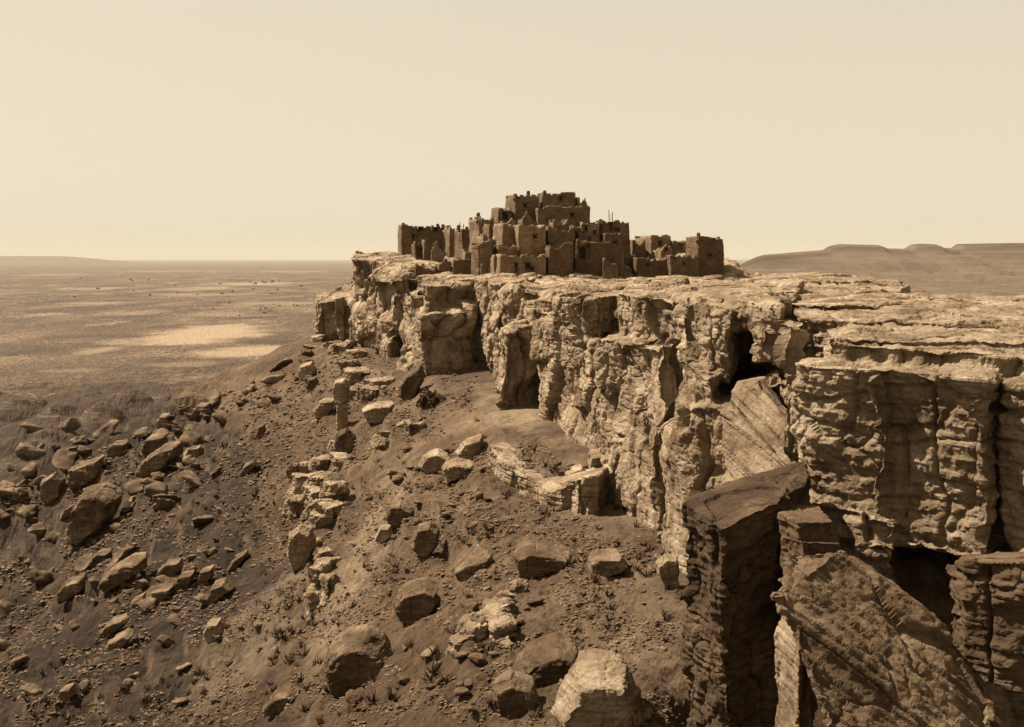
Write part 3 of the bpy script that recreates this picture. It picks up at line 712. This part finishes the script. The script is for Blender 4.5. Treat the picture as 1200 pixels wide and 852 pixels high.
def rubble(n, seed, name='rubble'):
    r = np.random.default_rng(seed)
    vs, fs, off = [], [], 0
    px = r.uniform(-5, 800, n*3); py = r.uniform(410, 850, n*3)
    clump = fbm(px/45, py/30, 0*px, 3, 90)
    k = (clump > -.1) & (py > 404+(372-px)*.47) & ~((px > 560) & (py < 480+(px-560)*.55))
    px, py = px[k][:n], py[k][:n]
    bx, by = [], []
    for lab, ol, sh, mt in BIG:
        xs = [p[0] for p in ol]; ys = [p[1] for p in ol]; w_ = max(xs)-min(xs); cx_ = sum(xs)/len(xs)
        m_ = int(10+w_*.9)
        bx.append(cx_+r.normal(0, .42, m_)*w_); by.append(max(ys)-.12*w_+np.abs(r.normal(0, .16, m_))*w_-.10*w_)
    px = np.concatenate([px]+bx); py = np.concatenate([py]+by)
    low = [template(200+i, f, .17) for i, f in enumerate((.5, .4, .65, .35))]
    for hx, hy, hz in hits(px, py):
        h = Vector((hx, hy, hz))
        if h.y > 900 or h.y < 30: continue
        s = (1.5+7.5*r.random()**2.6)*h.y/F
        _, co, fi = low[r.integers(4)]
        an = r.uniform(0, 6.28); c, sn = math.cos(an), math.sin(an)
        R = np.array([[c, -sn, 0], [sn, c, 0], [0, 0, 1]])
        vs.append((co*np.array([s*r.uniform(.8, 1.5), s, s*r.uniform(.6, 1.1)]))@R.T+np.array([h.x, h.y, h.z+.08*s]))
        fs.append(fi+off); off += len(co)
    o = from_np(name, np.concatenate(vs), np.concatenate(fs), M_RUB)
    tag(o, 'fine broken stone strewn over the slopes and ledges', 'rubble', kind='stuff')
rubble(30000, 3)

# ------------------------------------------------------------------ shrubs and far trees
def leaf_mesh(n, seed, rad=.5, hgt=.8, leaf=.14):
    r = np.random.default_rng(seed)
    v = r.normal(size=(n, 3)); v /= np.linalg.norm(v, axis=1)[:, None]
    rr_ = rad*r.uniform(.35, 1, n)**.5*(1+.35*np.sin(v[:, 0]*5+seed)*np.cos(v[:, 1]*4))
    c = v*rr_[:, None]; c[:, 2] = np.abs(c[:, 2])*hgt/rad*.9+.05
    a = r.normal(size=(n, 3)); a /= np.linalg.norm(a, axis=1)[:, None]
    b = np.cross(a, r.normal(size=(n, 3))); b /= np.linalg.norm(b, axis=1)[:, None]
    s = leaf*r.uniform(.6, 1.3, n)[:, None]
    co = np.stack([c-a*s, c+b*s*.5, c+a*s, c-b*s*.5], 1).reshape(-1, 3)
    return co, np.arange(n*4).reshape(-1, 4)

def shrub(px, py, wpx, label, group, seed):
    h = hit(px, py); s = wpx*h.y/F
    e = bpy.data.objects.new('shrub', None); COL.objects.link(e); e.location = h; tag(e, label, 'shrub', group)
    co, f = leaf_mesh(260, seed, .5*s, .6*s, .11*s); from_np('foliage', co, f, M_LEAF, e, False)
    bm = bmesh.new()
    for q in range(5):
        a = q*1.26; hull(bm, [Vector((math.cos(a)*t*.25*s+dx*.02*s, math.sin(a)*t*.25*s+dy*.02*s, t*.4*s-.05*s)) for t in (0, 1) for dx, dy in ((-1, -1), (1, -1), (0, 1))])
    bm_obj('stem', bm, M_WOOD, e)
for i, (a, b, w, lab) in enumerate([(146, 812, 12, 'round dark shrub, left one of two on the lowest slope'), (172, 826, 14, 'round dark shrub, right one of two on the lowest slope'),
                               (240, 815, 10, 'small dark shrub below the pale streak of the talus'), (190, 800, 7, 'tiny shrub above the two round shrubs'),
                               (447, 460, 0, None), (266, 738, 9, 'dark shrub growing right behind the pointed pale boulder')]):
    if lab: shrub(a, b, w, lab, None, 300+i)
# bushy mound of brush at the head of the slope
h = hit(503, 478); e = bpy.data.objects.new('shrub', None); COL.objects.link(e); e.location = h
tag(e, 'large dense dark shrub below the big buttress', 'shrub')
co, f = leaf_mesh(900, 311, 1.5, 2.0, .22); from_np('foliage', co, f, M_LEAF, e, False)
bm = bmesh.new(); hull(bm, [Vector((x, y, z)) for z in (-.2, 1.2) for x, y in ((-.12, -.1), (.12, -.1), (0, .12))]); bm_obj('stem', bm, M_WOOD, e)

far_tree = leaf_mesh(120, 320, .5, .55, .16)
ft_me = None
for i in range(46):
    r = random.Random(900+i)
    if i < 16: px, py = r.uniform(250, 360), r.uniform(328, 362)
    elif i < 26: px, py = r.uniform(255, 320), 331+r.uniform(-1, 1.5)
    elif i < 38: px, py = r.uniform(60, 240), r.uniform(325, 350)
    else: px, py = r.uniform(280, 350), r.uniform(355, 372)
    Y = 181*F/(py-HY); X = (px-CX)*Y/F; s = r.uniform(1.8, 3.2)*Y/F
    z = float(height(np.array([X]), np.array([Y]))[0])
    if ft_me is None:
        ft_me = from_np('far_tree', far_tree[0], far_tree[1], M_LEAF, None, False); o = ft_me
    else: o = bpy.data.objects.new('far_tree', ft_me.data); COL.objects.link(o)
    o.name = 'desert_tree'; o.location = (X, Y, z-.05*s); o.scale = (s*r.uniform(.8, 1.5), s, s*r.uniform(.7, 1.1))
    tag(o, 'tiny dark tree dotted on the distant plain', 'tree', 'trees dotted on the distant plain')

# ------------------------------------------------------------------ the village
def cell_wall(verts, faces, key, A, B, z0, h, c, th, inward, openings, topf):
    """wall from A to B (xy), height h, cells of size c; openings (t0,t1,z0,z1); topf(t)->height factor"""
    L = (Vector(B)-Vector(A)).length; nx = max(2, round(L/c)); nz = max(2, round(h/c))
    m = [[True]*nz for _ in range(nx)]
    for i in range(nx):
        t = (i+.5)/nx; hh = topf(t)*h
        for j in range(nz):
            zc = (j+.5)/nz*h
            if zc > hh: m[i][j] = False
            for (a, b, p, q) in openings:
                if a < t*L < b and p < zc < q: m[i][j] = False
    A = Vector(A); B = Vector(B); IN = Vector(inward)*th
    def v(i, j, s):
        k = (key, i, j, s)
        if k not in verts:
            q = A+(B-A)*(i/nx)+(IN if s else Vector((0, 0)))
            verts[k] = (len(verts), (q.x, q.y, z0+j/nz*h))
        return verts[k][0]
    def on(i, j): return 0 <= i < nx and 0 <= j < nz and m[i][j]
    for i in range(nx):
        for j in range(nz):
            if not m[i][j]: continue
            faces.append((v(i, j, 0), v(i+1, j, 0), v(i+1, j+1, 0), v(i, j+1, 0)))
            faces.append((v(i, j, 1), v(i, j+1, 1), v(i+1, j+1, 1), v(i+1, j, 1)))
            if not on(i-1, j): faces.append((v(i, j, 0), v(i, j+1, 0), v(i, j+1, 1), v(i, j, 1)))
            if not on(i+1, j): faces.append((v(i+1, j, 1), v(i+1, j+1, 1), v(i+1, j+1, 0), v(i+1, j, 0)))
            if not on(i, j-1): faces.append((v(i, j, 1), v(i+1, j, 1), v(i+1, j, 0), v(i, j, 0)))
            if not on(i, j+1): faces.append((v(i, j+1, 0), v(i+1, j+1, 0), v(i+1, j+1, 1), v(i, j+1, 1)))

def box(bm, x0, x1, y0, y1, z0, z1):
    hull(bm, [Vector((x, y, z)) for x in (x0, x1) for y in (y0, y1) for z in (z0, z1)])

def house(label, x0, x1, yt, yb, Y, depth=5, rot=9, tops=(1, 1), wins=(), doors=(), chim=(), mat=None, roof=.45, poles=(), beams=False, name='stone_house', cat='house', taper=.04, sink=1.2, rnd=.10):
    s = Y/F; W = (x1-x0)*s; zt = (HY-yt)*s; zb = (HY-yb)*s-sink; Hh = zt-zb
    e = bpy.data.objects.new(name, None); COL.objects.link(e)
    e.location = P(x0, yb, Y); e.location.z = zb; rot = rot*1.35; e.rotation_euler = (0, 0, math.radians(rot)); tag(e, label, cat)
    Wl = W/math.cos(math.radians(rot)); sd = int(x0*3+yt)
    r = random.Random(sd); V = {}; Fc = []
    def tf(prof, k):
        def f(t):
            q = t*(len(prof)-1); i = min(int(q), len(prof)-2); b = prof[i]+(prof[i+1]-prof[i])*(q-i)
            u = t*Wl+k*3.3+sd
            return b+(.38*float(vn(u/1.5, k, sd, 3))+.26*float(vn(u/.45, k, sd, 4))-.12)/Hh
        return f
    if not wins and not doors and W > 2.6 and r.random() < .6:
        wins = [(x0+(x1-x0)*r.uniform(.3, .75), yt+(yb-yt)*r.uniform(.3, .5), r.uniform(.4, .65), r.uniform(.4, .6))]
    ops = []
    for (fx, fz, w, h) in list(wins)+list(doors):
        cx = (fx-x0)*s/math.cos(math.radians(rot)); cz = (yb-fz)*s+sink
        ops.append((cx-w/2, cx+w/2, cz-h/2, cz+h/2))
    c = .24
    cell_wall(V, Fc, 'f', (0, 0), (Wl, 0), 0, Hh, c, .42, (0, 1), ops, tf(tops, 0))
    cell_wall(V, Fc, 'l', (0, depth), (0, 0), 0, Hh, .4, .42, (1, 0), [], tf((tops[0]*.97, tops[0]), 17))
    cell_wall(V, Fc, 'r', (Wl, 0), (Wl, depth), 0, Hh, .4, .42, (-1, 0), [], tf((tops[-1], tops[-1]*.97), 31))
    cell_wall(V, Fc, 'b', (Wl, depth), (0, depth), 0, Hh, .5, .42, (0, -1), [], tf((min(tops[-1], .97), min(tops[0], .97)), 41))
    co = np.array([v[1] for v in sorted(V.values())], np.float32)
    x, y, z = co.T
    cxm, cym = Wl/2, depth/2
    tp = 1-taper*z/max(Hh, 1)*1.0
    wx = x+sd*.7; wy = y+sd*.3
    def rd(px_, py_):
        a_ = (px_-cxm)/cxm; b_ = (py_-cym)/cym
        return cxm+cxm*a_*np.sqrt(1-rnd*b_*b_*np.minimum(1, a_*a_*1.5)), cym+cym*b_*np.sqrt(1-rnd*a_*a_)
    x, y = rd(x, y)
    n1 = fbm(wx/1.6, wy/1.6, z/1.6, 3, sd % 50); n2 = fbm(wx/1.6, wy/1.6, z/1.6, 3, sd % 50+7); n3 = fbm(wx/.8, wy/.8, z/.8, 2, sd % 50+3)
    co = np.stack([cxm+(x-cxm)*tp+.11*n1, cym+(y-cym)*tp+.11*n2, z+.10*n3*(z > .5)], -1)
    wo = from_np('wall', co, Fc, mat or M_WALL, e, True)
    # roof of packed earth, a little below the parapet
    g = 7; mt = min(min(tops), 1)*Hh-roof
    gx, gy = np.meshgrid(np.linspace(.12, Wl-.12, g), np.linspace(.12, depth-.12, g))
    gx, gy = rd(gx, gy)
    gz = mt+.12*fbm(gx+sd, gy, 0*gx, 3, sd % 40)
    top = np.stack([gx, gy, gz], -1).reshape(-1, 3); bot = top-np.array([0, 0, .35])
    i = np.arange(g*g).reshape(g, g)
    f = np.stack([i[:-1, :-1], i[:-1, 1:], i[1:, 1:], i[1:, :-1]], -1).reshape(-1, 4)
    from_np('roof', np.concatenate([top, bot]), np.concatenate([f, f[:, ::-1]+g*g]), M_ROOF, e, True)
    for k, (fx, fz, w, h) in enumerate(list(wins)+list(doors)):
        a, b, p, q = ops[k]; dr = k >= len(wins)
        bm = bmesh.new(); box(bm, a-.2, b+.2, -.05, .3, q-.02, q+.16)
        if not dr: box(bm, a-.12, b+.12, -.06, .3, p-.12, p)
        fo = bm_obj('door' if dr else 'window', bm, M_WOOD, e)
        bm = bmesh.new(); box(bm, a-.1, b+.1, .34, .38, p-.05, q+.05); bm_obj('doorway_shade' if dr else 'opening_shade', bm, M_INSHADE, fo)  # dark sheet stands in for the unlit interior behind the opening
    for (fx, h) in chim:
        cx = (fx-x0)*s; bm = bmesh.new(); zt0 = mt-.1; zt1 = Hh+h; ww = .42
        for q in range(3):
            a = zt0+(zt1-zt0)*q/3; b = zt0+(zt1-zt0)*(q+1)/3; k = ww*(1-.16*q); jx = r.uniform(-.05, .05)
            hull(bm, [Vector((cx+jx+dx*k*m, .75+dy*k*m, zz)) for zz, m in ((a, 1.05), (b, .9)) for dx, dy in ((-1, -.7), (-.4, -1), (.6, -1), (1, -.3), (.8, .8), (-.7, .9))])
        bm_obj('chimney', bm, M_WALLD, e, True)
    if beams:
        for q in range(max(3, int(Wl/1.1))):
            bm = bmesh.new(); xx = .5+q*1.05
            if xx > Wl-.3: break
            bmesh.ops.create_cone(bm, segments=8, radius1=.09, radius2=.08, depth=.8, cap_ends=True, matrix=Matrix.Translation((xx, -.2, mt-.2))@Matrix.Rotation(math.pi/2, 4, 'X'))
            bm_obj('roof_beam', bm, M_WOOD, e)
    return e

house('low plastered front house with two small holes and a dark broken opening', 584, 643, 298, 325, 163, 5, 9, (1.04, .98, 1, .98, 1.03), [(604, 310.5, .5, .5), (605.5, 317, .35, .35), (619, 312, .9, .9), (624, 315, .4, .5)], mat=M_WALLP)
house('round-shouldered dark tower at the left of the front row', 558, 583, 281, 322, 166, 4, 14, (.93, 1, .98, .95), chim=(), mat=M_WALL, rnd=.45)
house('plain dark front house without openings right of the plastered one', 642, 673, 284, 327, 164.5, 5, 5, (.92, .86, 1.0, 1.0), mat=M_WALLD)
house('sloping-walled dark house with a small doorway above the bright ground', 672, 730, 280, 322, 170, 7, -6, (1, 1, .98, .95, .7), [(688, 288, .5, .45)], [(681, 297, 1, 1.9)], mat=M_WALLD)
house('tall smooth-faced second-storey house with bright left edge', 607, 642, 263, 301, 168.5, 5, 11, (1, 1, .98, 1), mat=M_WALLP)
house('second-storey house just left of the tall smooth-faced one, bright left side', 589, 608, 262, 297, 170, 5, 16, (1, .96, 1), mat=M_WALLP)
house('low terrace house under the second-storey house at the left corner', 583, 608, 287, 301, 167, 3, 10, (1, .9, .95), mat=M_WALL)
house('broken-topped second-storey house right of the tall smooth-faced one', 641, 676, 265, 300, 171, 5, 6, (1, .97, .9, 1), mat=M_WALL)
house('wide third-storey house with rubble strewn roof edge', 628, 695, 241, 266, 177, 6, 6, (.93, 1, 1, .97, 1, 1), mat=M_WALL, roof=.2)
house('topmost house crowning the village', 634, 677, 225, 245, 181, 5, 7, (1, .95, 1, .97, 1.02), chim=[(639, .3)], mat=M_WALL)
house('ruined end wall beside the topmost house', 676, 690, 231, 245, 181.5, 3, 4, (1, .8, 1.0, .6), mat=M_WALLD)
house('dark upper house with a tall chimney left of the topmost house', 603, 634, 228, 264, 178.5, 5, 15, (1, .97, .96, .99), [(616, 240, .6, .4)], chim=[(622, .7), (606, .2)], mat=M_WALL)
house('small upper house with a large dark recess left of the chimney house', 584, 601, 243, 266, 178, 4, 16, (1, .97, 1), [(593, 253, 1.1, 1.2)], mat=M_WALL)
house('narrow house with bright left side and leaning stack', 561, 580, 254, 290, 177, 4, 20, (1, .95, .97), chim=[(563, .7)], mat=M_WALLP)
house('small pale house in front of the narrow one', 573, 592, 262, 288, 174, 3, 18, (1, .85, .9), mat=M_WALL)
house('tiny ruined room on the third terrace', 612, 629, 248, 264, 175.5, 2.5, 14, (.7, 1, .75, .5), mat=M_WALL)
house('lighter house with a round dark window on the right of the village', 682, 704, 260, 288, 175.5, 5, 8, (1, .98, 1), [(686, 268, .9, .9), (697, 272, .4, .4), (691, 280, .4, .4)], mat=M_WALLP)
house('square right-hand house with rough parapet and upper window', 703, 740, 258, 298, 179, 6, 5, (1, .98, 1, .97, .96), [(723, 269, .7, .35)], [(715, 266, .5, 1.3)], chim=[(705, .2)], mat=M_WALL, beams=True)
house('low terrace in front of the square right-hand house', 708, 730, 273, 302, 174.5, 4, 5, (1, 1, .97), mat=M_WALLD)
house('tumbled wall under the round-windowed house', 672, 712, 283, 300, 173, 3, 2, (1, .8, .9, .7), mat=M_WALLD)
house('ruined room between the square house and the right cluster', 742, 758, 281, 302, 184, 4, 10, (1, .7, 1.0), mat=M_WALL, sink=.8)
house('flat-topped plastered house of the right cluster with bright side', 763, 790, 276, 299, 186, 6, 18, (1, 1, .99), mat=M_WALLP, chim=[(787, .2)])
house('small house with a bright end wall behind the low front walls', 789, 813, 282, 297, 187, 4, 20, (1, .95, 1), mat=M_WALL)
house('tall dark corner house at the right end with stub chimney', 817, 851, 277, 327, 174, 7, 6, (1.04, 1.0, .96, .96, .97), chim=[(820, .6)], mat=M_WALLD, sink=.9)
house('low dark front wall house, left of the two below the right cluster', 745, 786, 302, 322, 172, 5, 7, (1.08, 1, .98, 1), mat=M_WALLD, sink=.9)
house('low dark front wall house next to the tall corner house', 785, 822, 299, 326, 171, 5, 5, (1, 1, 1.01, .98), [(802, 309, .4, .4)], mat=M_WALLD, sink=.9)
house('end house at the far left of the village with corner stub', 470, 489, 263, 299, 189, 5, 10, (1.06, .97, .97), [(484, 277, .5, .7)], chim=[(473, .3)], mat=M_WALL)
house('upper-windowed house second from the far left', 487, 507, 265, 298, 190, 5, 8, (1, .97, 1), [(493, 268, .6, .5)], mat=M_WALL)
house('mid-left house with two upper openings and twin stubs', 505, 529, 264, 296, 190, 5, 10, (1, .98, 1.0), [(511, 269, .8, .6), (522, 269, .8, .6)], chim=[(514, .3), (520, .2)], mat=M_WALL)
house('left cluster house with sunlit end wall', 527, 545, 266, 294, 188, 5, 22, (1, .95, .97), chim=[(541, .4)], mat=M_WALLP)
house('stout tower-like house at the right of the left cluster', 541, 557, 269, 296, 182, 4, 16, (.98, 1, .97), chim=[(549, .5)], mat=M_WALL)
house('dark roofless room at the front of the left cluster', 486, 498, 283, 302, 183, 3, 12, (1, .95, .6), doors=[(491, 295, .9, 1.6)], mat=M_WALLD)
house('pointed ruin of a gable at the front of the left cluster', 505, 521, 280, 302, 181, 3, 6, (.5, 1, .7, .35), mat=M_WALLP)
house('ruined narrow wall between the roofless room and the pointed ruin', 497, 507, 281, 302, 182, 2.5, 14, (1, .9, .8), mat=M_WALL)
house('low broken wall on the cliff edge left of the sheepfold', 486, 513, 309, 321, 171, 3.5, 4, (1, .9, .6, .8), mat=M_WALLD, sink=.7, name='stone_wall', cat='wall')
house('square low stone pen on the cliff edge', 529, 557, 304, 321, 170, 4, -4, (1, .95, 1.03, .9), mat=M_WALLD, sink=.7, name='stone_wall', cat='wall')
house('small rubble pen beside the square low pen', 514, 530, 303, 319, 172, 3, 12, (.7, 1, .8), mat=M_WALL, sink=.7, name='stone_wall', cat='wall')

house('low parapet room in front of the wide third-storey house', 648, 668, 257, 270, 173.5, 2.5, 12, (1, .8, .95), mat=M_WALL)
house('small dark-doored room on the roof edge beside the broken-topped house', 668, 684, 262, 284, 173.2, 3, 14, (1, .95, .85), doors=[(676, 277, .8, 1.4)], mat=M_WALL)
house('ruined hut on the terrace under the large dark recess', 594, 606, 255, 268, 174, 2.5, 20, (.8, 1, .6), mat=M_WALLP)
house('narrow room squeezed between the dark tower and the plastered front house', 579, 589, 299, 323, 164.8, 2.5, 18, (1, .92, .85), mat=M_WALLP)
house('low room at the foot of the sloping-walled house on its right', 706, 724, 302, 318, 168, 3, -4, (1, .9, .6), mat=M_WALL)
house('crumbling pale wall on the bright ground above the square pen', 545, 560, 292, 303, 176, 2, 16, (.9, .6, .8), mat=M_WALLP, name='stone_wall', cat='wall', sink=.6)
house('low rubble wall across the gap left of the low dark front wall houses', 727, 746, 295, 307, 176, 2, 4, (.8, 1, .7, .9), mat=M_WALL, name='stone_wall', cat='wall', sink=.8)
house('small roof room behind the low dark front walls, with a crooked top', 775, 789, 286, 300, 182, 3, 16, (.7, 1, .8), mat=M_WALLP, wins=[(781, 292, .4, .4)])
house('pale corner room under the narrow house with the leaning stack', 566, 584, 274, 292, 172, 3, 18, (1, .8, .9), mat=M_WALLP)

def pole_ladder(label, px, yt, yb, Y, lean=.6):
    e = bpy.data.objects.new('ladder', None); COL.objects.link(e); b = P(px, yb, Y); e.location = b; tag(e, label, 'ladder')
    H = (yb-yt)*Y/F
    for dx in (-.28, .28):
        bm = bmesh.new(); hull(bm, [Vector((dx+a*.05, q*lean+c*.05, q*H*(1 if dx < 0 else .92))) for q in (0, 1) for a in (-1, 1) for c in (-1, 1)]); bm_obj('rail', bm, M_WOOD, e)
    for q in range(1, int(H/.4)):
        bm = bmesh.new(); z = q*.36; box(bm, -.34, .34, z/H*lean-.03, z/H*lean+.03, z-.03, z+.03); bm_obj('rung', bm, M_WOOD, e)
pole_ladder('tall two-pole ladder standing above the square right-hand house', 716, 246, 273, 177.5)
pole_ladder('short pole ladder leaning by the dark roofless room', 493, 287, 301, 181)
pole_ladder('pole ladder standing on the stout tower-like house', 541, 260, 284, 180.5)

# ------------------------------------------------------------------ air
bm = bmesh.new(); box(bm, -80000, 80000, -3000, 95000, -700, 700)
hz = bm_obj('haze', bm, None); hz['kind'] = 'stuff'
hm = bpy.data.materials.new('air'); hm.use_nodes = True; nt = hm.node_tree
nt.nodes.remove(nt.nodes['Principled BSDF']); v = nt.nodes.new('ShaderNodeVolumePrincipled')
v.inputs['Color'].default_value = (.66, .585, .46, 1); v.inputs['Density'].default_value = 1.6e-5; v.inputs['Anisotropy'].default_value = 0.0
nt.links.new(v.outputs[0], nt.nodes['Material Output'].inputs['Volume'])
hz.data.materials.append(hm)

# ------------------------------------------------------------------ light, sky, camera
SUN = Vector((-.70, .24, 1.0)).normalized()
el = math.asin(SUN.z); az = math.atan2(SUN.x, SUN.y)
ld = bpy.data.lights.new('sun', 'SUN'); ld.energy = 5; ld.angle = math.radians(.5); ld.color = (1, .935, .825)
lo = bpy.data.objects.new('sun', ld); COL.objects.link(lo); lo.rotation_euler = (-SUN).to_track_quat('-Z', 'Y').to_euler(); lo.location = (-60, 20, 120)
w = bpy.data.worlds.new('World'); S.world = w; w.use_nodes = True; nt = w.node_tree
sky = nt.nodes.new('ShaderNodeTexSky'); sky.sky_type = 'NISHITA'; sky.sun_disc = False
sky.sun_elevation = el; sky.sun_rotation = az; sky.altitude = 1800; sky.dust_density = 2.0
spc = nt.nodes.new('ShaderNodeSeparateColor'); nt.links.new(sky.outputs[0], spc.inputs[0])
cmb = nt.nodes.new('ShaderNodeMix'); cmb.data_type = 'RGBA'; cmb.blend_type = 'MULTIPLY'; cmb.inputs[0].default_value = 1
pw = nt.nodes.new('ShaderNodeMath'); pw.operation = 'POWER'; pw.inputs[1].default_value = .22; nt.links.new(spc.outputs['Blue'], pw.inputs[0])
nt.links.new(pw.outputs[0], cmb.inputs[6]); cmb.inputs[7].default_value = (1.34, 1.185, .915, 1)
bg = nt.nodes['Background']; bg.inputs[1].default_value = .15; nt.links.new(cmb.outputs[2], bg.inputs[0])

cd = bpy.data.cameras.new('camera'); cam = bpy.data.objects.new('camera', cd); COL.objects.link(cam)
cam.location = (0, 0, 0); cam.rotation_euler = (math.radians(90), 0, 0)
cd.sensor_width = 36; cd.lens = 36*F/1200; cd.shift_y = -(426-HY)/1200; cd.clip_start = .5; cd.clip_end = 200000
S.camera = cam
S.view_settings.view_transform = 'Standard'; S.view_settings.look = 'None'; S.view_settings.gamma = 1; S.view_settings.exposure = 1.42
S.render.engine = 'CYCLES'
S.cycles.use_denoising = True
S.cycles.max_bounces = 5; S.cycles.diffuse_bounces = 1
